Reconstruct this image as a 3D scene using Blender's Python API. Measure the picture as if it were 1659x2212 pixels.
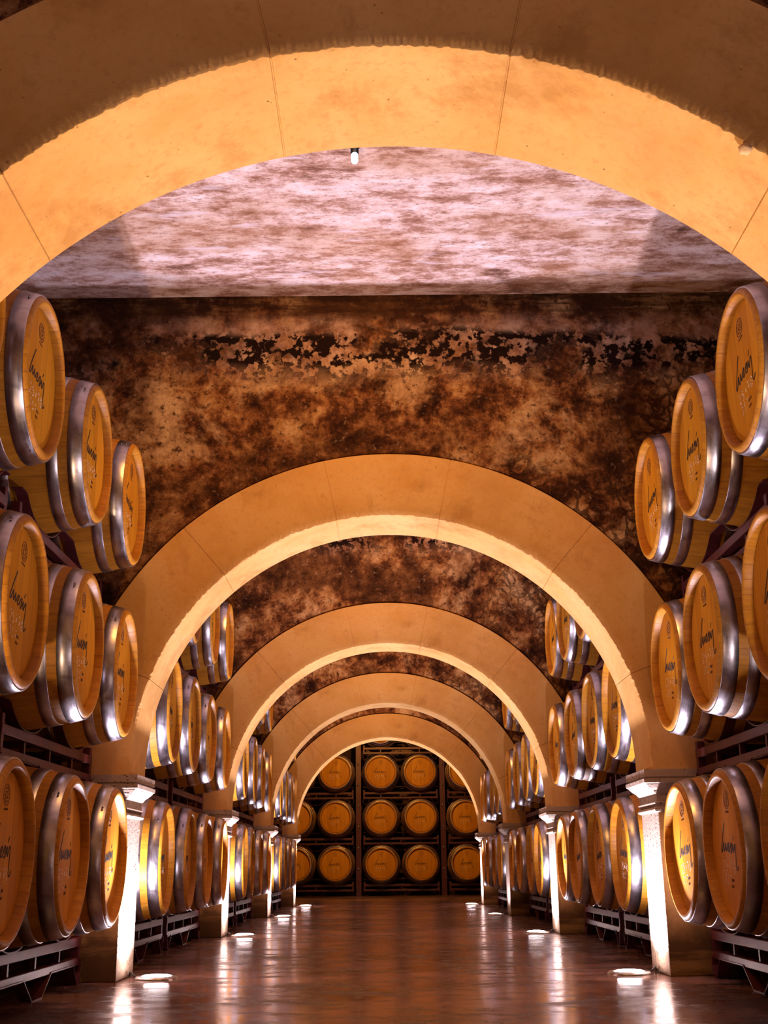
import bpy, math, random
from mathutils import Vector, Matrix, noise
random.seed(7)
PI = math.pi
for o in list(bpy.data.objects): bpy.data.objects.remove(o)
S = bpy.context.scene
COL = S.collection

# ------------------------------------------------------------------ camera
PITCH, YAW, ROLL, FPX = .2918, .0012, -.0105, 2556.
CAMX, CAMH = -.0255, .454
cam = bpy.data.cameras.new('camera'); camo = bpy.data.objects.new('camera', cam); COL.objects.link(camo)
cp, sp, cy, sy = math.cos(PITCH), math.sin(PITCH), math.cos(YAW), math.sin(YAW)
fw = Vector((sy*cp, cy*cp, sp)); rt = Vector((cy, -sy, 0)); up = rt.cross(fw)
c, s = math.cos(ROLL), math.sin(ROLL)
rt, up = c*rt + s*up, -s*rt + c*up
camo.matrix_world = Matrix(((rt.x, up.x, -fw.x, CAMX), (rt.y, up.y, -fw.y, 0), (rt.z, up.z, -fw.z, CAMH), (0, 0, 0, 1)))
cam.sensor_fit = 'VERTICAL'; cam.sensor_height = 36; cam.lens = 36*FPX/2212
cam.clip_start = .05; cam.clip_end = 100
S.camera = camo

# ------------------------------------------------------------------ world, exposure
w = bpy.data.worlds.new('world'); S.world = w; w.use_nodes = True
bg = w.node_tree.nodes['Background']; bg.inputs[0].default_value = (1, .42, .07, 1); bg.inputs[1].default_value = .20
S.view_settings.view_transform = 'Standard'; S.view_settings.look = 'None'
S.view_settings.gamma = 1; S.view_settings.exposure = .45; S.view_settings.use_curve_mapping = False

# light strengths and colours (the lamps themselves are built further down)
LAMP_W = 152.
LAMP_COL = (1, .91, 1.14)
CEIL_W = 56.
CEIL_COL = (1, .48, .07)

# ------------------------------------------------------------------ dimensions
HW = 1.222                 # half aisle between piers
Y2, D, T = 5.585, 3.475, .367
PY = {k: Y2 + (k-2)*D for k in range(0, 6)}
ARC_Z, RA, RE = .905, 1.209, 1.53
HC = 3.33
FZ = -.02                   # floor level
XW = 2.55                  # side walls
YB = 21.46                 # heads of the barrels on the end wall
ROWZ = [.51, 1.295, 2.08, 2.865]

# ------------------------------------------------------------------ helpers
def tag(o, label=None, cat=None, group=None, kind=None):
    if label: o['label'] = label
    if cat: o['category'] = cat
    if group: o['group'] = group
    if kind: o['kind'] = kind
    return o
class MB:
    def __init__(s): s.v = []; s.f = []; s.sm = []
    def add(s, v, f, smooth=False):
        n = len(s.v); s.v += [tuple(p) for p in v]
        for q in f: s.f.append(tuple(i+n for i in q)); s.sm.append(smooth)
        return s
    def box(s, a, b, bev=0):
        x0, y0, z0 = [min(a[i], b[i]) for i in range(3)]; x1, y1, z1 = [max(a[i], b[i]) for i in range(3)]
        if bev <= 0:
            v = [(x0,y0,z0),(x1,y0,z0),(x1,y1,z0),(x0,y1,z0),(x0,y0,z1),(x1,y0,z1),(x1,y1,z1),(x0,y1,z1)]
            return s.add(v, [(0,3,2,1),(4,5,6,7),(0,1,5,4),(1,2,6,5),(2,3,7,6),(3,0,4,7)])
        import bmesh
        bm = bmesh.new(); bmesh.ops.create_cube(bm, size=1)
        for q in bm.verts: q.co = Vector(((x0+x1)/2+q.co.x*(x1-x0), (y0+y1)/2+q.co.y*(y1-y0), (z0+z1)/2+q.co.z*(z1-z0)))
        bmesh.ops.bevel(bm, geom=bm.edges[:], offset=bev, segments=2, affect='EDGES', profile=.5)
        bm.verts.index_update()
        s.add([q.co for q in bm.verts], [[q.index for q in f.verts] for f in bm.faces]); bm.free(); return s
    def tube(s, pts, r, n=8, closed=False, flat=None):
        pts = [Vector(p) for p in pts]; m = len(pts); rings = []
        for i, p in enumerate(pts):
            a = pts[(i-1) % m] if (closed or i > 0) else p; b = pts[(i+1) % m] if (closed or i < m-1) else p
            t = (b-a).normalized(); h = Vector((0,0,1)) if abs(t.z) < .9 else Vector((1,0,0))
            u = t.cross(h).normalized(); w_ = t.cross(u)
            rr = r if flat is None else r
            rings.append([p + u*math.cos(2*PI*k/n)*r + w_*math.sin(2*PI*k/n)*r for k in range(n)])
        v = [q for g in rings for q in g]; f = []
        for i in range(m if closed else m-1):
            j = (i+1) % m
            for k in range(n): f.append((i*n+k, i*n+(k+1) % n, j*n+(k+1) % n, j*n+k))
        if not closed: f += [tuple(range(n-1, -1, -1)), tuple((m-1)*n+k for k in range(n))]
        return s.add(v, f, True)
    def lathe_x(s, prof, n=56, smooth=True, close=False):
        # prof: list of (x, r); revolved about the X axis
        v = []; f = []; m = len(prof)
        for (x, r) in prof:
            for k in range(n):
                a = 2*PI*k/n; v.append((x, r*math.cos(a), r*math.sin(a)))
        for i in range(m if close else m-1):
            j = (i+1) % m
            for k in range(n): f.append((i*n+k, i*n+(k+1) % n, j*n+(k+1) % n, j*n+k))
        return s.add(v, f, smooth)
    def lathe_z(s, prof, n=40, smooth=True, c=(0,0,0)):
        v = []; f = []; m = len(prof)
        for (r, z) in prof:
            for k in range(n):
                a = 2*PI*k/n; v.append((c[0]+r*math.cos(a), c[1]+r*math.sin(a), c[2]+z))
        for i in range(m-1):
            for k in range(n): f.append((i*n+k, i*n+(k+1) % n, (i+1)*n+(k+1) % n, (i+1)*n+k))
        return s.add(v, f, smooth)
    def ribbon(s, pts, w, x, th=.0012):
        # flat stroke in the plane x = const; pts are (y, z)
        P = [Vector((p[0], p[1])) for p in pts]; m = len(P); v = []
        for i, p in enumerate(P):
            a = P[max(i-1, 0)]; b = P[min(i+1, m-1)]; t = (b-a)
            t = t.normalized() if t.length > 0 else Vector((1, 0))
            nrm = Vector((-t.y, t.x))*w*(.5 if 0 < i < m-1 else .3)
            for q in (p+nrm, p-nrm): v += [(x+th, q.x, q.y), (x-.0005, q.x, q.y)]
        f = []
        for i in range(m-1):
            a = i*4; b = a+4
            f += [(a, a+2, b+2, b), (a, b, b+1, a+1), (a+2, a+3, b+3, b+2)]
        return s.add(v, f)
    def mesh(s, name, mat):
        me = bpy.data.meshes.new(name); me.from_pydata(s.v, [], s.f)
        me.polygons.foreach_set('use_smooth', s.sm)
        if mat: me.materials.append(mat)
        me.validate(); me.update(); return me
    def build(s, name, mat, parent=None, auto=None):
        me = s.mesh(name, mat)
        import bmesh
        bm = bmesh.new(); bm.from_mesh(me); bmesh.ops.recalc_face_normals(bm, faces=bm.faces); bm.to_mesh(me); bm.free()
        if auto is not None:
            for p in me.polygons: p.use_smooth = True
            me.set_sharp_from_angle(angle=auto)
        o = bpy.data.objects.new(name, me); COL.objects.link(o)
        if parent: o.parent = parent
        return o
def empty(name, loc, rz=0):
    o = bpy.data.objects.new(name, None); COL.objects.link(o); o.location = loc; o.rotation_euler = (0, 0, rz); o.empty_display_size = .1
    return o
def copy_tree(o, kids, parent=None):
    c_ = o.copy(); COL.objects.link(c_)
    if parent: c_.parent = parent
    for ch in kids.get(o, []): copy_tree(ch, kids, c_)
    return c_
def kids_of(root):
    K = {}
    def walk(o):
        K[o] = [q for q in COL.objects if q.parent is o]
        for q in K[o]: walk(q)
    walk(root); return K

# ------------------------------------------------------------------ materials
class NT:
    def __init__(s, name):
        s.m = bpy.data.materials.new(name); s.m.use_nodes = True; s.t = s.m.node_tree
        s.b = s.t.nodes['Principled BSDF']; s.n = s.t.nodes
        s.tc = s.n.new('ShaderNodeTexCoord')
    def set(s, k, v):
        if hasattr(v, 'is_output') or isinstance(v, bpy.types.NodeSocket): s.t.links.new(v, s.b.inputs[k])
        else: s.b.inputs[k].default_value = v
    def mapping(s, scale=(1,1,1), src=None, loc=None):
        m = s.n.new('ShaderNodeMapping'); m.inputs['Scale'].default_value = scale
        s.t.links.new(src or s.tc.outputs['Object'], m.inputs[0])
        if loc is not None: s.t.links.new(loc, m.inputs['Location'])
        return m.outputs[0]
    def noise(s, scale, detail=4, rough=.6, vec=None, dist=0):
        q = s.n.new('ShaderNodeTexNoise'); q.inputs['Scale'].default_value = scale; q.inputs['Detail'].default_value = detail
        q.inputs['Roughness'].default_value = rough; q.inputs['Distortion'].default_value = dist
        s.t.links.new(vec if vec is not None else s.tc.outputs['Object'], q.inputs['Vector']); return q.outputs[0]
    def voro(s, scale, feat='F1', vec=None, rnd=1):
        q = s.n.new('ShaderNodeTexVoronoi'); q.feature = feat; q.inputs['Scale'].default_value = scale; q.inputs['Randomness'].default_value = rnd
        s.t.links.new(vec if vec is not None else s.tc.outputs['Object'], q.inputs['Vector']); return q.outputs[0]
    def ramp(s, f, stops):
        q = s.n.new('ShaderNodeValToRGB'); e = q.color_ramp.elements
        while len(e) < len(stops): e.new(.5)
        for el, (p, cc) in zip(e, stops):
            el.position = p; el.color = cc if len(cc) == 4 else (*cc, 1)
        s.t.links.new(f, q.inputs[0]); return q.outputs[0]
    def mix(s, f, a, b, mode='MIX'):
        q = s.n.new('ShaderNodeMix'); q.data_type = 'RGBA'; q.blend_type = mode
        for i, v in ((0, f), (6, a), (7, b)):
            if isinstance(v, bpy.types.NodeSocket): s.t.links.new(v, q.inputs[i])
            else: q.inputs[i].default_value = v if i == 0 else (*v, 1)
        return q.outputs[2]
    def math(s, op, a, b=0, c_=None):
        q = s.n.new('ShaderNodeMath'); q.operation = op
        for i, v in enumerate((a, b) if c_ is None else (a, b, c_)):
            if isinstance(v, bpy.types.NodeSocket): s.t.links.new(v, q.inputs[i])
            else: q.inputs[i].default_value = v
        return q.outputs[0]
    def sep(s, v=None):
        q = s.n.new('ShaderNodeSeparateXYZ'); s.t.links.new(v or s.tc.outputs['Object'], q.inputs[0]); return q.outputs
    def rand(s):
        return s.n.new('ShaderNodeObjectInfo').outputs['Random']
    def white(s, v):
        q = s.n.new('ShaderNodeTexWhiteNoise'); q.noise_dimensions = '1D'; s.t.links.new(v, q.inputs['W']); return q.outputs[0]
    def bump(s, h, strength=.3, dist=.01, prev=None):
        q = s.n.new('ShaderNodeBump'); q.inputs['Strength'].default_value = strength; q.inputs['Distance'].default_value = dist
        s.t.links.new(h, q.inputs['Height'])
        if prev: s.t.links.new(prev, q.inputs['Normal'])
        return q.outputs[0]
G3 = lambda v: (v, v, v)

def m_stone():
    n = NT('cut_limestone')
    big = n.noise(1.6, 5, .6); fine = n.noise(45, 4, .7); mid = n.noise(7, 5, .65, dist=.4)
    col = n.ramp(big, [(.30, (.43, .20, .055)), (.50, (.56, .295, .085)), (.70, (.64, .38, .145))])
    col = n.mix(n.ramp(mid, [(.35, G3(0)), (.75, G3(.5))]), col, (.64, .385, .16))
    col = n.mix(n.ramp(fine, [(.30, G3(.45)), (.48, G3(0))]), col, (.42, .20, .07))
    pits = n.ramp(n.voro(23), [(.0, G3(1)), (.07, G3(0))])
    pm = n.math('MULTIPLY', pits, n.ramp(n.noise(3, 4), [(.55, G3(0)), (.66, G3(.9))]))
    col = n.mix(pm, col, (.16, .07, .03))
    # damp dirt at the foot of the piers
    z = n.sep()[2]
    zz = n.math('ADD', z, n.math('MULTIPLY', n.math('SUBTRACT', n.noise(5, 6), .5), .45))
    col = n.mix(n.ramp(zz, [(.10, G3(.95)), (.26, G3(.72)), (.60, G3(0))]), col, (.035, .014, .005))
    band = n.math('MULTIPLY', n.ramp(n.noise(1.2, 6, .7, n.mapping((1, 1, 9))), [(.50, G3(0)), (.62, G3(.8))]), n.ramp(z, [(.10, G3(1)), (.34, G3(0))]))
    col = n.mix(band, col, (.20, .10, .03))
    sm = n.ramp(n.noise(2.3, 8, .72, dist=.2), [(.34, G3(.65)), (.45, G3(0))])
    col = n.mix(sm, col, (.36, .165, .045))
    spk = n.math('MULTIPLY', n.ramp(n.voro(34), [(.05, G3(.85)), (.13, G3(0))]), n.ramp(n.noise(6, 4, .7), [(.50, G3(0)), (.60, G3(1))]))
    col = n.mix(spk, col, (.14, .055, .02))
    n.set('Base Color', col); n.set('Roughness', .9); n.b.inputs['Specular IOR Level'].default_value = .08
    n.set('Normal', n.bump(n.math('ADD', fine, n.math('MULTIPLY', pm, -1.5)), .35, .004))
    return n.m
def m_shaft():
    n = NT('bush_hammered_limestone')
    fine = n.noise(60, 4, .7)
    col = n.ramp(n.noise(3, 5), [(.3, (.26, .17, .115)), (.7, (.36, .26, .19))])
    pits = n.ramp(n.voro(52), [(.0, G3(1)), (.22, G3(.9)), (.30, G3(0))])
    pm = n.math('MULTIPLY', pits, n.ramp(n.noise(16, 3), [(.42, G3(0)), (.56, G3(1))]))
    col = n.mix(pm, col, (.06, .02, .01))
    st = n.ramp(n.noise(3.2, 4, .6, n.mapping((3, 3, 1))), [(.55, G3(0)), (.72, G3(.6))])
    z = n.sep()[2]
    lo = n.math('MULTIPLY', st, n.ramp(z, [(.15, G3(1)), (.45, G3(0))]))
    col = n.mix(lo, col, (.30, .14, .07))
    n.set('Base Color', col); n.set('Roughness', .85)
    n.set('Normal', n.bump(n.math('ADD', fine, n.math('MULTIPLY', pm, -2)), .6, .006))
    return n.m
def m_wall():
    n = NT('mouldy_plaster')
    P = n.tc.outputs['Object']; x, y, z = n.sep()[:3]; zn = n.math('DIVIDE', z, 3.5)
    a = n.noise(1.5, 9, .66, dist=.3); b = n.noise(5.2, 12, .74, dist=.15); cc = n.noise(26, 8, .75); d = n.noise(.9, 3, .5, n.mapping(loc=None, scale=(1, 1, 1.2)))
    col = n.ramp(b, [(.38, (.020, .006, .003)), (.45, (.095, .030, .010)), (.50, (.23, .085, .030)), (.56, (.40, .19, .068)), (.66, (.62, .38, .20))])
    col = n.mix(n.ramp(a, [(.42, G3(.92)), (.50, G3(0))]), col, n.ramp(b, [(.40, (.03, .010, .004)), (.62, (.17, .065, .022))]))
    col = n.mix(n.ramp(a, [(.55, G3(0)), (.61, G3(.85))]), col, n.ramp(b, [(.40, (.30, .14, .06)), (.56, (.70, .44, .24))]))
    col = n.mix(n.ramp(cc, [(.38, G3(.9)), (.46, G3(0))]), col, (.05, .016, .007))
    col = n.mix(n.ramp(cc, [(.58, G3(0)), (.68, G3(.5))]), col, (.62, .38, .25))
    # paler mauve bloom in the upper half
    up_ = n.math('MULTIPLY', n.ramp(zn, [(.80, G3(0)), (.86, G3(1)), (.90, G3(1)), (.925, G3(0))]), n.ramp(n.noise(2.6, 8, .7), [(.44, G3(0)), (.58, G3(.7))]))
    col = n.mix(up_, col, n.ramp(n.noise(9, 8, .75), [(.40, (.16, .07, .045)), (.50, (.40, .23, .18)), (.60, (.62, .42, .36))]))
    # spotted belt of black mould under the ceiling
    sp_ = n.math('MULTIPLY', n.ramp(n.noise(20, 5, .62), [(.485, G3(0)), (.52, G3(1))]), n.ramp(n.noise(2.6, 4, .6), [(.41, G3(0)), (.50, G3(1))]))
    belt = n.math('MULTIPLY', n.ramp(n.math('ADD', zn, n.math('MULTIPLY', n.math('SUBTRACT', n.noise(1.3, 3), .5), .08)), [(.80, G3(0)), (.84, G3(1)), (.885, G3(1)), (.895, G3(0))]), sp_)
    col = n.mix(belt, col, (.012, .004, .003))
    # crazed crust low on the right and here and there
    vv = n.n.new('ShaderNodeMix'); vv.data_type = 'VECTOR'; vv.inputs[0].default_value = .16
    nz = n.n.new('ShaderNodeTexNoise'); nz.inputs['Scale'].default_value = 7; nz.inputs['Detail'].default_value = 5; n.t.links.new(P, nz.inputs['Vector'])
    n.t.links.new(P, vv.inputs[4]); n.t.links.new(nz.outputs['Color'], vv.inputs[5])
    wd = n.voro(16, 'DISTANCE_TO_EDGE', vv.outputs[1])
    cr = n.ramp(n.math('SUBTRACT', wd, n.math('MULTIPLY', cc, .16)), [(-.0, G3(.85)), (.05, G3(0))])
    xm = n.ramp(n.math('ADD', n.math('MULTIPLY', x, .18), n.noise(2.2, 5, .65)), [(.56, G3(0)), (.76, G3(1))])
    cm = n.math('MULTIPLY', n.math('MULTIPLY', cr, xm), n.ramp(zn, [(.80, G3(.9)), (.86, G3(0))]))
    col = n.mix(cm, col, (.03, .009, .004))
    # dark horizontal streaks in the top band
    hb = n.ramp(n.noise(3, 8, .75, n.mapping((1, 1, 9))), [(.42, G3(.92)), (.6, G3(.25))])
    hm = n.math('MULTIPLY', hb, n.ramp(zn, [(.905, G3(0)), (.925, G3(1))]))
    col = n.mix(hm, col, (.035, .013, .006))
    n.set('Base Color', col); n.set('Roughness', .9)
    h = n.math('ADD', n.math('ADD', b, n.math('MULTIPLY', cc, .4)), n.math('MULTIPLY', n.math('ADD', cm, belt), -.5))
    n.set('Normal', n.bump(h, 1.0, .03)); n.b.inputs['Specular IOR Level'].default_value = .1; return n.m
def m_ceiling():
    n = NT('stained_ceiling_plaster')
    v = n.mapping((.6, 1.3, 1))
    a = n.noise(2.0, 10, .7, v); b = n.noise(8, 12, .78, v); cc = n.noise(34, 8, .75, v); g = n.noise(1.6, 3, .5, v)
    col = n.ramp(b, [(.36, (.22, .09, .05)), (.45, (.46, .25, .19)), (.53, (.80, .58, .56)), (.61, (.92, .78, .82))])
    col = n.mix(n.ramp(a, [(.36, G3(.85)), (.43, G3(0))]), col, n.ramp(b, [(.4, (.12, .05, .035)), (.6, (.34, .19, .16))]))
    col = n.mix(n.ramp(g, [(.50, G3(0)), (.62, G3(.6))]), col, n.ramp(b, [(.4, (.36, .15, .07)), (.6, (.66, .40, .26))]))
    col = n.mix(n.ramp(cc, [(.36, G3(.75)), (.45, G3(0))]), col, (.24, .09, .045))
    col = n.mix(n.ramp(n.noise(3.6, 6, .6, n.mapping((.5, 2.4, 1))), [(.60, G3(0)), (.66, G3(.7))]), col, (.84, .70, .78))
    n.set('Base Color', col); n.set('Roughness', .9)
    n.set('Normal', n.bump(n.math('ADD', b, n.math('MULTIPLY', cc, .4)), .5, .015)); return n.m
def m_floor():
    n = NT('polished_wet_concrete')
    a = n.noise(1.5, 9, .68, n.mapping((.8, 1.1, 1)), .3); b = n.noise(6, 10, .74, n.mapping((.7, 1.2, 1))); g = n.noise(28, 6, .7)
    col = n.ramp(a, [(.38, (.04, .012, .006)), (.48, (.16, .072, .052)), (.58, (.40, .22, .185))])
    col = n.mix(n.ramp(b, [(.42, G3(.88)), (.51, G3(0))]), col, (.022, .007, .004))
    col = n.mix(n.ramp(g, [(.36, G3(.5)), (.5, G3(0))]), col, (.08, .025, .015))
    n.set('Base Color', col)
    n.set('Roughness', n.ramp(n.math('ADD', n.math('MULTIPLY', b, .65), n.math('MULTIPLY', a, .35)), [(.42, G3(.36)), (.50, G3(.19)), (.60, G3(.12))]))
    n.b.inputs['Specular IOR Level'].default_value = .9
    h = n.bump(n.noise(1.4, 4, .55, n.mapping((1.0, 1.2, 1))), .20, .02)
    n.set('Normal', n.bump(n.noise(9, 5, .6, n.mapping((.7, 1.2, 1))), .04, .004, h)); return n.m
def m_staves():
    n = NT('oak_staves')
    x, y, z = n.sep()[:3]
    ang = n.math('MULTIPLY', n.math('ADD', n.math('DIVIDE', n.math('ARCTAN2', y, z), 2*PI), .5), 30)
    idx = n.math('FLOOR', ang); fr = n.math('FRACT', ang); r = n.rand()
    t = n.white(n.math('ADD', idx, n.math('MULTIPLY', r, 57)))
    col = n.mix(t, (.42, .168, .013), (.50, .215, .020))
    grain = n.noise(9, 5, .6, n.mapping((.6, 7, 7), loc=n.math('MULTIPLY', r, 9)))
    col = n.mix(n.ramp(grain, [(.35, G3(.5)), (.6, G3(0))]), col, (.25, .08, .012))
    edge = n.math('MINIMUM', fr, n.math('SUBTRACT', 1, fr))
    jm = n.ramp(edge, [(.01, G3(.45)), (.03, G3(0))])
    col = n.mix(jm, col, (.10, .035, .01))
    n.set('Base Color', col); n.set('Roughness', .45); n.b.inputs['Specular IOR Level'].default_value = .16
    n.set('Normal', n.bump(n.math('SUBTRACT', n.math('MULTIPLY', grain, .3), jm), .3, .003)); return n.m
def m_head():
    n = NT('oak_head_boards')
    x, y, z = n.sep()[:3]; r = n.rand()
    u = n.math('DIVIDE', n.math('ADD', y, .3), .078); idx = n.math('FLOOR', u); fr = n.math('FRACT', u)
    t = n.white(n.math('ADD', idx, n.math('MULTIPLY', r, 91)))
    col = n.mix(t, (.50, .190, .007), (.64, .275, .014))
    grain = n.noise(6, 5, .6, n.mapping((3, 9, .8), loc=n.math('MULTIPLY', r, 7)))
    col = n.mix(n.ramp(grain, [(.34, G3(.4)), (.6, G3(0))]), col, (.42, .14, .015))
    edge = n.math('MINIMUM', fr, n.math('SUBTRACT', 1, fr)); jm = n.ramp(edge, [(.012, G3(.7)), (.03, G3(0))])
    col = n.mix(jm, col, (.22, .08, .02))
    n.set('Base Color', col); n.set('Roughness', .5); n.b.inputs['Specular IOR Level'].default_value = .10
    n.set('Normal', n.bump(n.math('SUBTRACT', n.math('MULTIPLY', grain, .4), jm), .2, .002)); return n.m
def m_hoop():
    n = NT('galvanised_steel_hoop')
    a = n.noise(9, 6, .65, dist=.4); sc = n.noise(5, 3, .6, n.mapping((30, 2, 2)))
    col = n.ramp(a, [(.35, (.28, .25, .27)), (.6, (.50, .46, .49))])
    n.set('Base Color', col); n.set('Metallic', 1.)
    n.set('Roughness', n.ramp(n.math('ADD', n.math('MULTIPLY', a, .6), n.math('MULTIPLY', sc, .4)), [(.35, G3(.26)), (.65, G3(.42))]))
    n.set('Normal', n.bump(sc, .12, .001)); return n.m
def simple(name, col, rough=.5, metal=0., var=.25, scale=12):
    n = NT(name); a = n.noise(scale, 4)
    lo = tuple(v*(1-var) for v in col); hi = tuple(min(1, v*(1+var)) for v in col)
    n.set('Base Color', n.ramp(a, [(.35, lo), (.65, hi)])); n.set('Roughness', rough); n.set('Metallic', metal); return n.m
M = dict(stone=m_stone(), shaft=m_shaft(), wall=m_wall(), ceil=m_ceiling(), floor=m_floor(), stave=m_staves(), head=m_head(), hoop=m_hoop(),
    rack=simple('maroon_painted_steel', (.080, .012, .014), .42, .2), ink=simple('black_ink', (.012, .006, .004), .7),
    stamp=simple('burnt_brand', (.09, .028, .008), .7), chalk=simple('white_chalk', (.90, .78, .66), .9, 0, .15, 60),
    bung=simple('silicone_bung', (.25, .10, .04), .6), black=simple('black_plastic', (.012, .010, .010), .4), steel=simple('brushed_steel', (.5, .48, .47), .3, 1., .1),
    darkwall=simple('dark_plaster', (.06, .022, .014), .9))
def m_emit(name, col, st):
    m = bpy.data.materials.new(name); m.use_nodes = True; b = m.node_tree.nodes['Principled BSDF']
    b.inputs['Base Color'].default_value = (.9, .9, .9, 1); b.inputs['Emission Color'].default_value = (*col, 1); b.inputs['Emission Strength'].default_value = st; return m
M['lens'] = m_emit('lit_lamp_glass', (1, .80, .80), 60.); M['lensdim'] = m_emit('dim_lamp_glass', (1, .85, .75), 3.)
M['bulb'] = m_emit('lit_ceiling_bulb', (.85, .78, 1), 4.)

# ------------------------------------------------------------------ structure
YF0, YF1 = -2.2, 22.65
def struct(mb, name, mat): return tag(mb.build(name, mat), kind='structure')
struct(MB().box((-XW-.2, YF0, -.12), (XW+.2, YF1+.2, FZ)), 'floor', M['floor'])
struct(MB().box((-XW-.2, YF0, HC), (XW+.2, YF1+.2, HC+.15)), 'ceiling', M['ceil'])
struct(MB().box((-XW-.2, YF0, FZ), (-XW, YF1+.2, HC)), 'wall_left', M['darkwall'])
struct(MB().box((XW, YF0, FZ), (XW+.2, YF1+.2, HC)), 'wall_right', M['darkwall'])
struct(MB().box((-XW, YF1, FZ), (XW, YF1+.2, HC)), 'wall_back', M['darkwall'])

JOINTS = [90-12, 90+12, 90-41, 90+41, 90-70, 90+70]
def arch_outline(r, n):
    """(x, z, angle, is_joint) along a stilted half circle, right foot to left foot"""
    zs = .872
    angs = [PI*i/n for i in range(n+1)]
    return angs, zs
def make_arch(k):
    y0 = PY[k]; y1 = y0 + T
    desc = {0: 'stone arch behind the camera',
            1: 'nearest pale limestone arch overhead, its wide bright soffit crossing the top of the view',
            2: 'second limestone arch from the camera, framing the smaller arches, glowing soffit edge',
            3: 'third limestone arch from the camera, nested inside the large one, mouldy wall strip above it',
            4: 'fourth limestone arch from the camera, thin bright soffit ring, dim right pier',
            5: 'farthest and smallest limestone arch, right in front of the end wall of barrels'}[k]
    root = empty('stone_arch', (0, y0, 0)); tag(root, desc, 'arch', 'limestone arches across the cellar aisle')
    zs = .872
    # --- ring, swept from one foot to the other; the feet run straight down to the imposts
    n = 900 if k <= 2 else 300
    path = []
    for i in range(n+1):
        a = PI*i/n; path.append((math.cos(a), math.sin(a), a, 0))
    ja = [math.radians(q) for q in JOINTS]
    v = []; f = []
    def nearest(a): return min(abs(a-q) for q in ja)
    angs = sorted([PI*i/n for i in range(n+1)] + [q+d for q in ja for d in (-.0022, -.0012, 0, .0012, .0022)])
    rows = []
    def ring_pt(r, a, yy): return (r*math.cos(a), yy, ARC_Z + r*math.sin(a))
    seq = [('foot', 0, 0)] + [('a', 0, a) for a in angs] + [('foot', 0, PI)]
    for kind, _, a in seq:
        g = 1.0 if (kind == 'a' and nearest(a) < .0015) else 0.
        gd = .003*g
        px, pz = math.cos(a), math.sin(a)
        def P(r, yy):
            if kind == 'foot': return (r*px, yy, zs)
            return (r*px, yy, ARC_Z + r*pz)
        # ragged soffit arrises
        q = Vector((px*9+k*3.1, pz*9, .3)); e = noise.noise(q*3)*.5 + noise.noise(q*9)*.5
        chip = max(0, noise.noise(Vector((px*5+k, pz*5, 7.7)))-.15)*.020
        c1 = .004 + .007*abs(e) + chip; e2 = noise.noise(q*7+Vector((0, 5, 0)))*.005 + noise.noise(q*16)*.003
        wob = .0025*noise.noise(Vector((px*2, pz*2, k*1.7)))
        rows.append([P(RA+gd+wob, y1-.008-y0), P(RA+gd+wob, .5*(T)), P(RA+gd+wob, .03), P(RA+gd+wob+e2*.3, c1*1.2+.002), P(RA+c1*.45+e2, c1*.25 + gd),
                     P(RA+c1+e2, gd), P(RA+.06, gd), P(RE-.004, gd), P(RE, .004+gd), P(RE, T), P(RA+.01, T), P(RA+.002, T-.002)])
    m = len(rows[0]); v = [p for r_ in rows for p in r_]
    for i in range(len(rows)-1):
        for j in range(m):
            j2 = (j+1) % m; f.append((i*m+j, i*m+j2, (i+1)*m+j2, (i+1)*m+j))
    f += [tuple(range(m)), tuple((len(rows)-1)*m+j for j in range(m-1, -1, -1))]
    rg = MB().add(v, f, False).build('arch_ring', M['stone'], root, auto=.5)
    # --- imposts and piers
    for sx in (-1, 1):
        X = lambda a: sx*a
        pb = MB()
        # stone block above the capital, out to the side
        pier = MB(); pier.box((sx*HW, 0, FZ), (sx*RE, T, .70), .006)
        po = pier.build('pier', M['stone'], root)
        po.data.materials.append(M['shaft'])
        for pl in po.data.polygons:
            if abs(pl.normal.x) > .8 and abs(pl.center.x) < HW+.05: pl.material_index = 1
        # capital: profile swept round the three free sides
        prof = [(0, .685), (.012, .688), (.016, .696), (.012, .704), (.004, .708), (.003, .716), (.010, .720), (.012, .727), (.004, .732), (.002, .765),
                (.010, .770), (.016, .778), (.020, .783), (.034, .792), (.048, .806), (.052, .812), (.060, .815), (.062, .832), (.050, .834), (.050, .839), (.058, .841), (.058, .875), (.0, .876)]
        vv = []; ff = []
        for (pr, z) in prof:
            pr2 = pr; jit = (noise.noise(Vector((z*90, sx, k)))*.002)
            vv += [(sx*RE, -pr2*.55, z), (sx*(HW-pr2-jit), -pr2*.55, z), (sx*(HW-pr2-jit), T+pr2*.55, z), (sx*RE, T+pr2*.55, z)]
        for i in range(len(prof)-1):
            for j in range(4):
                a = i*4+j; b = i*4+(j+1) % 4; ff.append((a, b, b+4, a+4))
        ff += [(0, 1, 2, 3), tuple((len(prof)-1)*4+j for j in (3, 2, 1, 0))]
        MB().add(vv, ff).build('capital', M['shaft'], root)
    # spandrel wall, set back behind the stone ring
    sw = MB(); n2 = 96; rr = RE+.016
    inner = [(rr*math.cos(PI*i/n2), ARC_Z+rr*math.sin(PI*i/n2)) for i in range(n2+1)]
    inner = [(rr, FZ)] + inner + [(-rr, FZ)]
    outer = []
    for (x, z) in inner:
        if z <= ARC_Z + .001: outer.append((math.copysign(XW, x), max(z, FZ)))
        else:
            dx, dz = x, z-ARC_Z; t = min(XW/abs(dx) if abs(dx) > 1e-6 else 1e9, (HC-ARC_Z)/dz)
            outer.append((dx*t, ARC_Z+dz*t))
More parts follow.
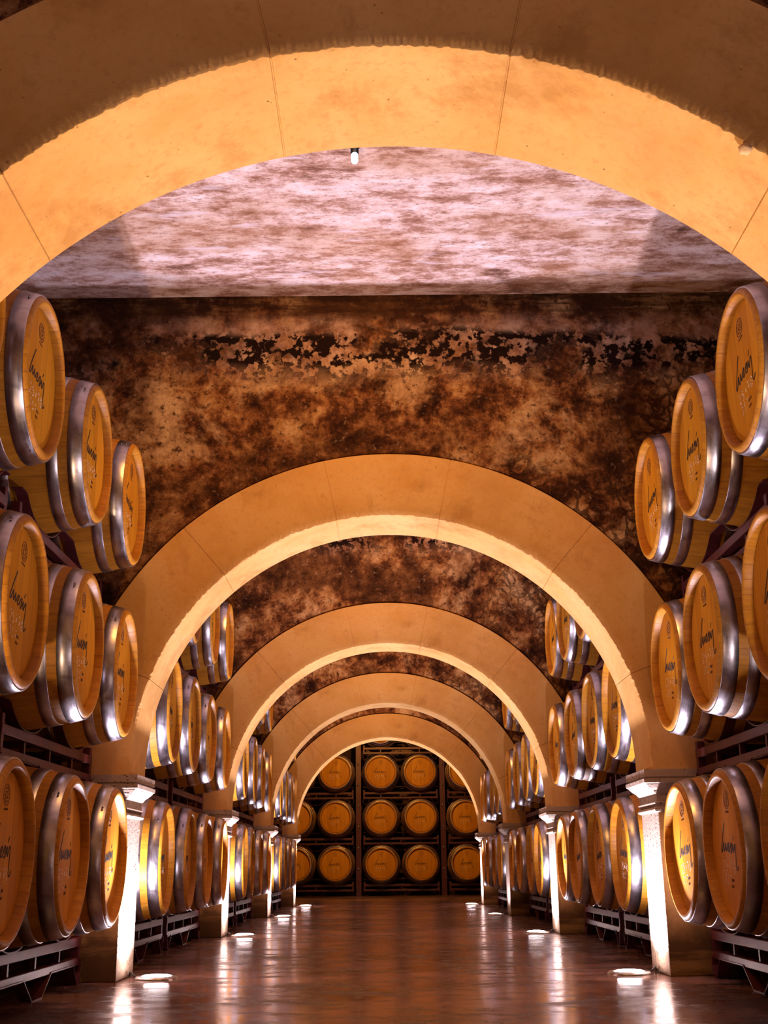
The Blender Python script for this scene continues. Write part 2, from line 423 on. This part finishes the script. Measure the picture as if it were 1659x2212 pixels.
    # exact corners
    for sgn in (1, -1):
        ca = math.atan2(HC-ARC_Z, XW) if sgn > 0 else PI-math.atan2(HC-ARC_Z, XW)
        j = min(range(1, n2+2), key=lambda i: abs(math.atan2(inner[i][1]-ARC_Z, inner[i][0])-ca)); outer[j] = (sgn*XW, HC)
    vv = []; ya, yb = y0+.035, y1-.035; L = len(inner)
    for yy in (ya, yb):
        vv += [(x, yy, z) for x, z in inner] + [(x, yy, z) for x, z in outer]
    ff = []
    for i in range(L-1):
        ff += [(i, i+1, L+i+1, L+i), (2*L+i, 3*L+i, 3*L+i+1, 2*L+i+1), (i, 2*L+i, 2*L+i+1, i+1)]
    struct(MB().add(vv, ff), 'wall_above_arch', M['wall'])
    return root
arches = {k: make_arch(k) for k in range(1, 6)}
# broken lump of mortar on the arris of the nearest arch
def at(px, py, y=None, z=None):
    d = fw*FPX + rt*(px-829.5) - up*(py-1106)
    t = (y/d.y) if y is not None else ((z-CAMH)/d.z)
    return Vector((CAMX, 0, CAMH)) + d*t
lp = at(1611, 322, y=PY[1]+.004)
lm = MB(); vv = []; ff = []
nn, mm = 14, 8
for i in range(mm+1):
    for j in range(nn):
        th = PI*i/mm; ph = 2*PI*j/nn; d = Vector((math.sin(th)*math.cos(ph), math.sin(th)*math.sin(ph), math.cos(th)))
        r = .014*(1+.35*noise.noise(d*1.7)+.15*noise.noise(d*5)); vv.append((d.x*r, d.y*r*.9, d.z*r*.85))
for i in range(mm):
    for j in range(nn): ff.append((i*nn+j, i*nn+(j+1) % nn, (i+1)*nn+(j+1) % nn, (i+1)*nn+j))
lo = lm.add(vv, ff, True).build('mortar_lump', simple('pale_mortar', (.55, .34, .16), .9), arches[1]); lo.location = (lp.x, lp.y-PY[1], lp.z)

# ------------------------------------------------------------------ lamps
SIDE = {-1: 'left', 1: 'right'}
NTH = {0: 'behind the camera', 1: 'nearest', 2: 'second', 3: 'third', 4: 'fourth', 5: 'farthest'}
def floor_lamp(k, sx, power, col, lens, gx=.150):
    x = sx*(HW-gx); y = PY[k] + T*.42
    root = empty('floor_spotlight', (x, y, FZ))
    tag(root, ('round floor spotlight at the foot of the %s pier of the %s arch' % (SIDE[sx], NTH[k])) + (', unlit' if lens is M['lensdim'] else ', glowing white'), 'spotlight', 'uplights let into the floor beside the piers')
    MB().lathe_z([(.070, .001), (.070, .011), (.074, .014), (.092, .012), (.098, .006), (.098, 0)], 48).build('rim', M['steel'], root)
    MB().lathe_z([(.0001, .021), (.03, .0200), (.055, .0175), (.066, .014), (.070, .001)], 40).build('lens', lens, root)
    pts = [(-sx*-.09, .02, .010), (-sx*-.115, .03, .018), (sx*.128, .045, .030), (sx*.138, .06, .012), (sx*.146, .10, .006)]
    MB().tube([(sx*.095, .02, .006), (sx*.115, .03, .020), (sx*.13, .05, .026), (sx*.138, .08, .012), (sx*.143, .12, .005)], .004, 8).build('cable', M['black'], root)
    l = bpy.data.lights.new('lamp_light', 'SPOT'); l.energy = power; l.color = col; l.shadow_soft_size = .035; l.spot_size = math.radians(150); l.spot_blend = .7
    lo_ = bpy.data.objects.new('lamp_light', l); COL.objects.link(lo_); lo_.parent = root; lo_.location = (0, 0, .050); lo_.rotation_euler = (PI, 0, 0)
    return root
for k in range(0, 6):
    for sx in (-1, 1):
        pw, col, lens = LAMP_W, LAMP_COL, M['lens']
        if k == 1: pw = LAMP_W*.88; col = (1, .64, .34) if sx == -1 else (1, .84, .86)
        if k == 0: pw = LAMP_W*.3
        if k == 4 and sx == 1: pw, lens = LAMP_W*.10, M['lensdim']
        if k == 0:  # unseen uplights added behind the camera to light the nearest arch face
            l = bpy.data.lights.new('lamp_light', 'SPOT'); l.energy = pw; l.color = col; l.shadow_soft_size = .035; l.spot_size = math.radians(150); l.spot_blend = .7
            r_ = empty('floor_spotlight', (sx*(HW-.15), PY[0]+.2, FZ)); tag(r_, 'unseen floor spotlight added behind the camera on the %s side' % SIDE[sx], 'spotlight')
            MB().lathe_z([(.0001, .010), (.070, .007), (.074, .014), (.092, .012), (.098, .006), (.098, 0)], 32).build('rim', M['steel'], r_)
            lo_ = bpy.data.objects.new('lamp_light', l); COL.objects.link(lo_); lo_.parent = r_; lo_.location = (0, 0, .050); lo_.rotation_euler = (PI, 0, 0)
            continue
        floor_lamp(k, sx, pw, col, lens)
# small lamp behind the nearest crown; unseen copies added deeper in for warm fill
cpnt = at(766, 352, z=3.235)
for k in range(1, 6):
    cl = empty('ceiling_fill_lamp', (cpnt.x, cpnt.y+(k-1)*D, HC)); tag(cl, 'small black ceiling fill lamp with pale bulb just behind the crown of the %s arch' % NTH[k], 'lamp', 'ceiling lamps behind the arch crowns')
    MB().lathe_z([(.0001, 0), (.030, 0), (.030, -.012), (.017, -.016), (.017, -.052), (.0001, -.052)], 24).build('lamp_holder', M['black'], cl)
    MB().lathe_z([(.011, -.050), (.0145, -.058), (.0145, -.086), (.010, -.094), (.0001, -.096)], 24).build('bulb', M['bulb'], cl)
    l = bpy.data.lights.new('bulb_fill_light', 'SPOT'); l.energy = CEIL_W*(3.8 if k == 5 else 1); l.color = CEIL_COL; l.shadow_soft_size = .05; l.spot_size = math.radians(112); l.spot_blend = .5  # orange fill, warmer than the pale bulb, boosted for the end wall
    lo_ = bpy.data.objects.new('bulb_fill_light', l); COL.objects.link(lo_); lo_.parent = cl; lo_.location = (0, .02, -.13); lo_.rotation_euler = (math.radians(46), 0, 0)

# ------------------------------------------------------------------ barrels
BR, BC, BL = .343, .281, .95       # bilge radius, chime radius, length
def rad(x): return BC + (BR-BC)*(1-((x-BL/2)/(BL/2))**2)
def make_barrel():
    root = empty('wine_barrel', (0, 0, 0))
    cz = BR
    def at_axis(o): o.location = (0, 0, cz); return o
    # staves: head end at x=0, other end at x=-BL
    pr = [(-.050, .2455), (-.048, .2495), (-.033, .2505), (-.006, .2545), (-.0015, .257), (0, .262), (-.0006, .269), (-.004, .2755), (-.010, .2795)]
    N = 26
    for i in range(1, N): x = BL*i/N; pr.append((-x, rad(x)+.0))
    pr += [(-BL+.012, .280), (-BL+.003, .276), (-BL, .268), (-BL, .259), (-BL+.03, .2500), (-BL+.034, .246)]
    at_axis(MB().lathe_x(pr, 64).build('staves', M['stave'], root))
    hd = at_axis(MB().lathe_x([(-.033, .0001), (-.033, .2440), (-.0335, .2455), (-.050, .2455)], 64).build('head', M['head'], root))
    at_axis(MB().lathe_x([(-BL+.030, .0001), (-BL+.030, .235), (-BL+.031, .2448), (-BL+.046, .2445)], 48).build('head', M['head'], root))
    for (a, b) in ((.013, .067), (.102, .145), (.285, .325)):
        for fl in (0, 1):
            q = [(x, rad(x)) for x in (a, (a+b)/2, b)]
            pf = [(-x if not fl else -(BL-x), r) for x, r in q]
            sg = 1 if not fl else -1
            outp = [(p[0], p[1]+.0028) for p in pf]
            prof = [(pf[0][0], pf[0][1]-.003), (outp[0][0], outp[0][1]-.0008), (outp[0][0]-sg*.001, outp[0][1]+.0002), outp[1], (outp[2][0]+sg*.001, outp[2][1]+.0002), (outp[2][0], outp[2][1]-.0008), (pf[2][0], pf[2][1]-.003)]
            mb = MB().lathe_x(prof, 64)
            # rivets on the lap joint
            for t_ in (-.02, .02):
                for u_ in (.3, .7):
                    xx = pf[0][0]+(pf[2][0]-pf[0][0])*u_; rr = rad((a+b)/2)+.004; aa = 2.3+a*3+t_
                    c0 = Vector((xx, rr*math.cos(aa), rr*math.sin(aa))); e = Vector((0, math.cos(aa), math.sin(aa)))
                    mb.tube([c0-e*.003, c0+e*.0015], .004, 6)
            at_axis(mb.build('hoop', M['hoop'], root))
    b_ = MB().lathe_z([(.0001, .012), (.018, .012), (.022, .006), (.024, -.006)], 20, True, (-BL/2, 0, BR)).build('bung', M['bung'], root); at_axis(b_)
    # marks on the head -----------------------------------------------------
    xp = -.033
    # (the head faces +X, so seen from outside +Y runs to the right)
    def curve(P, k=4):
        out = []
        P = [P[0]] + P + [P[-1]]
        for i in range(1, len(P)-2):
            p0, p1, p2, p3 = P[i-1:i+3]
            for j in range(k):
                t = j/k
                out.append(tuple(.5*((2*p1[d])+(-p0[d]+p2[d])*t+(2*p0[d]-5*p1[d]+4*p2[d]-p3[d])*t*t+(-p0[d]+3*p1[d]-3*p2[d]+p3[d])*t**3) for d in (0, 1)))
        out.append(P[-2]); return out
    sg = MB(); W = .0062
    sg.ribbon(curve([(-.055, .088), (-.085, .045), (-.108, .008), (-.118, -.018), (-.104, -.016), (-.090, .004), (-.080, .016), (-.080, -.004), (-.074, -.014), (-.060, .002), (-.052, .014), (-.052, -.006), (-.046, -.012), (-.036, .000)]), W, xp)
    sg.ribbon(curve([(-.036, .000), (-.022, .014), (-.010, .016), (-.016, .002), (-.026, -.006), (-.020, -.014), (-.004, -.008), (.006, .006)]), W, xp)
    sg.ribbon(curve([(.006, .006), (.022, .018), (.028, .012), (.020, .002), (.026, -.010), (.018, -.016), (.010, -.010)]), W, xp)
    sg.ribbon(curve([(.030, -.006), (.046, .014), (.046, -.004), (.052, -.012), (.064, .004), (.072, .018)]), W, xp)
    sg.ribbon(curve([(.080, .018), (.078, -.020), (.074, -.060), (.080, -.074), (.094, -.070), (.104, -.058)]), W*.8, xp)
    sg.ribbon([(.052, .030), (.066, .046)], W, xp)
    sg.build('signature', M['ink'], hd)
    st = MB(); cx_, cz_ = -.004, .172
    ring = lambda r, n=28: [(cx_+r*math.cos(2*PI*i/n), cz_+r*.95*math.sin(2*PI*i/n)) for i in range(n+1)]
    st.ribbon(ring(.034), .0026, xp)
    st.ribbon(ring(.012, 16), .0030, xp)
    for i in range(12):
        a = 2*PI*i/12; st.ribbon([(cx_+.019*math.cos(a), cz_+.018*math.sin(a)), (cx_+.027*math.cos(a+.15), cz_+.026*math.sin(a+.15))], .0036, xp)
    for i in range(7): st.ribbon([(cx_-.022+.007*i, cz_-.046), (cx_-.0185+.007*i, cz_-.040)], .0028, xp)
    st.build('stamp', M['stamp'], hd)
    # chalk numbers, two broken lines, and small print below
    DG = {'2': [(0, .9), (.4, 1), (.8, .8), (.7, .5), (0, 0), (.9, 0)], '3': [(0, 1), (.8, 1), (.4, .55), (.8, .3), (.5, 0), (0, .1)], '5': [(.8, 1), (.1, 1), (.05, .55), (.6, .6), (.8, .25), (.5, 0), (0, .1)],
          '1': [(.3, .8), (.5, 1), (.5, 0)], '7': [(0, 1), (.8, 1), (.3, 0)], '0': [(.4, 1), (0, .6), (.1, .1), (.4, 0), (.8, .4), (.7, .9), (.4, 1)]}
    ck = MB(); rnd = random.Random(4)
    def writing(mb, txt, x, z, h, w_, thick, dotted):
        for ch in txt:
            p = curve([(x+a*h*.62, z+b*h) for a, b in DG[ch]], 3)
            if dotted:
                for i in range(0, len(p)-1, 2):
                    if rnd.random() < .9: mb.ribbon([p[i], p[i+1]], thick*rnd.uniform(.7, 1.3), xp)
            else: mb.ribbon(p, thick, xp)
            x += w_
    writing(ck, '25170', -.100, -.085, .036, .036, .0060, True)
    ck.build('chalk_writing', M['chalk'], hd)
    ck = MB(); writing(ck, '357', -.085, -.130, .030, .034, .0048, True)
    ck.build('chalk_writing', M['chalk'], hd)
    pr_ = MB()
    for r_, zz in enumerate((-.118, -.140)):
        for i in range(5 - r_): pr_.ribbon([(-.004+.008*i, zz), (-.001+.008*i, zz+.009)], .0036, xp)
    pr_.build('small_print', M['stamp'], hd)
    return root
proto = make_barrel(); KB = kids_of(proto); used = [False]
PARTS = {}
def place_barrel(loc, rz, label, group, roll=0):
    if not used[0]: o = proto; used[0] = True
    else: o = copy_tree(proto, KB)
    o.location = loc; o.rotation_euler = (0, 0, rz); o['label'] = label; o['category'] = 'barrel'; o['group'] = group
    rolls.append((o, roll)); return o
rolls = []

# ------------------------------------------------------------------ racks
def make_rack(floor):
    """frame for two barrels; local Y runs along the aisle, local +X towards the heads, origin at the barrel axis height, head plane at x=0"""
    root = empty('barrel_rack', (0, 0, 0)); L = .664
    foot = -.53 if floor else -.552
    B = .51 if floor else .785-.0   # origin drop handled by caller
    for xf in (-.22, -.73):
        MB().box((xf-.02, -L, -.374), (xf+.02, L, -.336), .003).build('upper_rail', M['rack'], root)
        MB().box((xf-.02, -L, -.4535), (xf+.02, L, -.420), .003).build('lower_rail', M['rack'], root)
        for yy in (-.35, 0, .35):
            MB().box((xf-.010, yy-.009, -.422), (xf+.010, yy+.009, -.372)).build('upright', M['rack'], root)
        for sg_ in (-1, 1):
            MB().box((xf-.018, sg_*L-.0, -.4535), (xf+.018, sg_*(L-.03), -.30), .002).build('end_post', M['rack'], root)
        # scalloped saddle holding the barrels
        pts = []
        for i in range(57):
            y_ = -L + 2*L*i/56; yc = min((abs(y_-.35), y_-.35), (abs(y_+.35), y_+.35))[1]
            rr = rad(.242)+.006; yc = max(0, abs(yc)-.022)
            zz = -math.sqrt(max(rr*rr-yc*yc, 0)) if abs(yc) < rr else 0
            pts.append((y_, min(zz, -.245) if zz < -.245 else -.245))
        mb = MB(); v = []; f = []
        for (y_, z_) in pts: v += [(xf-.022, y_, z_), (xf+.022, y_, z_), (xf+.022, y_, z_-.005), (xf-.022, y_, z_-.005)]
        for i in range(len(pts)-1):
            for j in range(4): f.append((i*4+j, i*4+(j+1) % 4, (i+1)*4+(j+1) % 4, (i+1)*4+j))
        f += [(0, 1, 2, 3), tuple(4*(len(pts)-1)+j for j in (3, 2, 1, 0))]
        mb.add(v, f).build('saddle', M['rack'], root)
        # bent strip feet: end, middle, end
        hgt = foot
        P = [(-L, -.44), (-L-.006, hgt+.05), (-L+.012, hgt+.010), (-L+.035, hgt), (-L+.058, hgt), (-L+.130, -.4485), (-.19, -.4485), (-.068, hgt), (.068, hgt), (.19, -.4485), (L-.130, -.4485), (L-.058, hgt), (L-.035, hgt), (L-.012, hgt+.010), (L+.006, hgt+.05), (L, -.44)]
        v = []; f = []; m_ = len(P)
        for i, p in enumerate(P):
            a = Vector(P[max(0, i-1)]); b = Vector(P[min(m_-1, i+1)]); t_ = (b-a).normalized(); nr = Vector((-t_.y, t_.x))*.004
            for sgn in (0, 1):
                q = Vector(p)+nr*sgn
                v += [(xf-.025, q.x, q.y), (xf+.025, q.x, q.y)]
        for i in range(m_-1):
            a = 4*i; b = a+4
            f += [(a, a+1, b+1, b), (a+2, b+2, b+3, a+3), (a, b, b+2, a+2), (a+1, a+3, b+3, b+1)]
        f += [(0, 2, 3, 1), (4*m_-4, 4*m_-3, 4*m_-1, 4*m_-2)]
        MB().add(v, f).build('foot_strip', M['rack'], root)
    for yy in (-L+.03, 0, L-.03):
        MB().box((-.71, yy-.015, -.362), (-.24, yy+.015, -.332)).build('cross_member', M['rack'], root)
        MB().box((-.71, yy-.015, -.4485), (-.24, yy+.015, -.424)).build('cross_member', M['rack'], root)
    return root
rack_floor = make_rack(True); rack_up = make_rack(False); KR = {True: kids_of(rack_floor), False: kids_of(rack_up)}
rused = {True: False, False: False}
def place_rack(loc, rz, floor, label, group):
    src = rack_floor if floor else rack_up
    if not rused[floor]: o = src; rused[floor] = True
    else: o = copy_tree(src, KR[floor])
    o.location = loc; o.rotation_euler = (0, 0, rz); o['label'] = label; o['category'] = 'barrel rack'; o['group'] = group; return o

BAYN = {1: 'nearest bay', 2: 'second bay', 3: 'third bay', 4: 'fourth bay'}
ROWN = ['bottom', 'middle', 'top', 'fourth']
COLN = ['nearest the camera', 'second from the camera', 'third from the camera', 'farthest, beside the next arch']
rnd = random.Random(11)
for bay in (1, 2, 3, 4):
    yend = PY[bay+1]                      # camera side face of the next arch
    for sx in (-1, 1):
        XH = 1.176 if sx < 0 else 1.205
        for r_ in range(3):
            ctr = [yend-.352-.350, yend-.352-.35-1.475]      # rack centres
            for q in (0, 1):
                yc = ctr[q] + .0
                sk = math.radians(2.4) if sx < 0 else -math.radians(.9)      # the barrels lie a little askew in their racks
                place_rack((sx*XH, yc, ROWZ[r_]), 0 if sx < 0 else PI, r_ == 0,
                    'maroon steel rack under the %s row of barrels, %s wall, %s, %s half' % (ROWN[r_], SIDE[sx], BAYN[bay], 'far' if q == 0 else 'near'), 'steel racks carrying the barrels along the aisle')
                for j, dy in ((0, .35), (1, -.35)):
                    ci = 3-(2*q+j)
                    dx = rnd.uniform(-.012, .012)
                    sj = sk + math.radians(rnd.uniform(-.3, .3))
                    place_barrel((sx*(XH+dx), yc + dy - sx*math.sin(sj)*BL/2, ROWZ[r_]-BR), (0 if sx < 0 else PI) + sj,
                        '%s row oak barrel with steel hoops, %s wall, %s, %s' % (ROWN[r_], SIDE[sx], BAYN[bay], COLN[ci]), 'oak barrels racked along the aisle', math.radians(rnd.uniform(-7, 7)))
# end wall
XB = -.109
for r_ in range(4):
    for i, xc in enumerate((XB-1.15, XB+.35, XB+1.85)):
        if r_ == 3 and i != 1: continue
        nm = ['left', 'middle', 'right'][i]
        place_rack((xc, YB, ROWZ[r_]), -PI/2, r_ == 0, 'maroon steel rack on the end wall, %s stack, under the %s row of barrels' % (nm, ['bottom', 'second', 'third', 'topmost'][r_]), 'steel racks on the end wall')
        for j, dx in ((0, -.35), (1, .35)):
            place_barrel((xc+dx, YB+rnd.uniform(-.01, .01), ROWZ[r_]-BR), -PI/2,
                'oak barrel on the end wall, %s stack, %s row, %s of the pair' % (nm, ['bottom', 'second', 'third', 'topmost'][r_], ['left', 'right'][j]), 'oak barrels facing down the aisle from the end wall', math.radians(rnd.uniform(-4, 4)))
# turn each barrel a little about its own axis (the parts, not the base point)
byp = {}
for o in COL.objects:
    if o.parent: byp.setdefault(o.parent, []).append(o)
for o, a in rolls:
    for ch in byp[o]: ch.rotation_euler = (a, 0, 0)

# steel columns between the stacks of the end wall
for xc, nm in ((XB-.40, 'left'), (XB+1.10, 'right')):
    ro = empty('steel_column', (xc, YB+.28, FZ)); tag(ro, 'dark maroon steel column between barrel stacks on the end wall, %s of centre' % nm, 'column', 'steel columns of the end wall')
    MB().box((-.045, -.045, 0), (.045, -.035, HC-FZ)).box((-.045, .035, 0), (.045, .045, HC-FZ)).box((-.005, -.036, 0), (.005, .036, HC-FZ)).build('profile', M['rack'], ro)
    for i in range(8):
        mb = MB()
        mb.tube([(0, -.045, .45+i*.36), (0, -.060, .45+i*.36)], .020, 10); mb.build('bolt', M['steel'], ro)
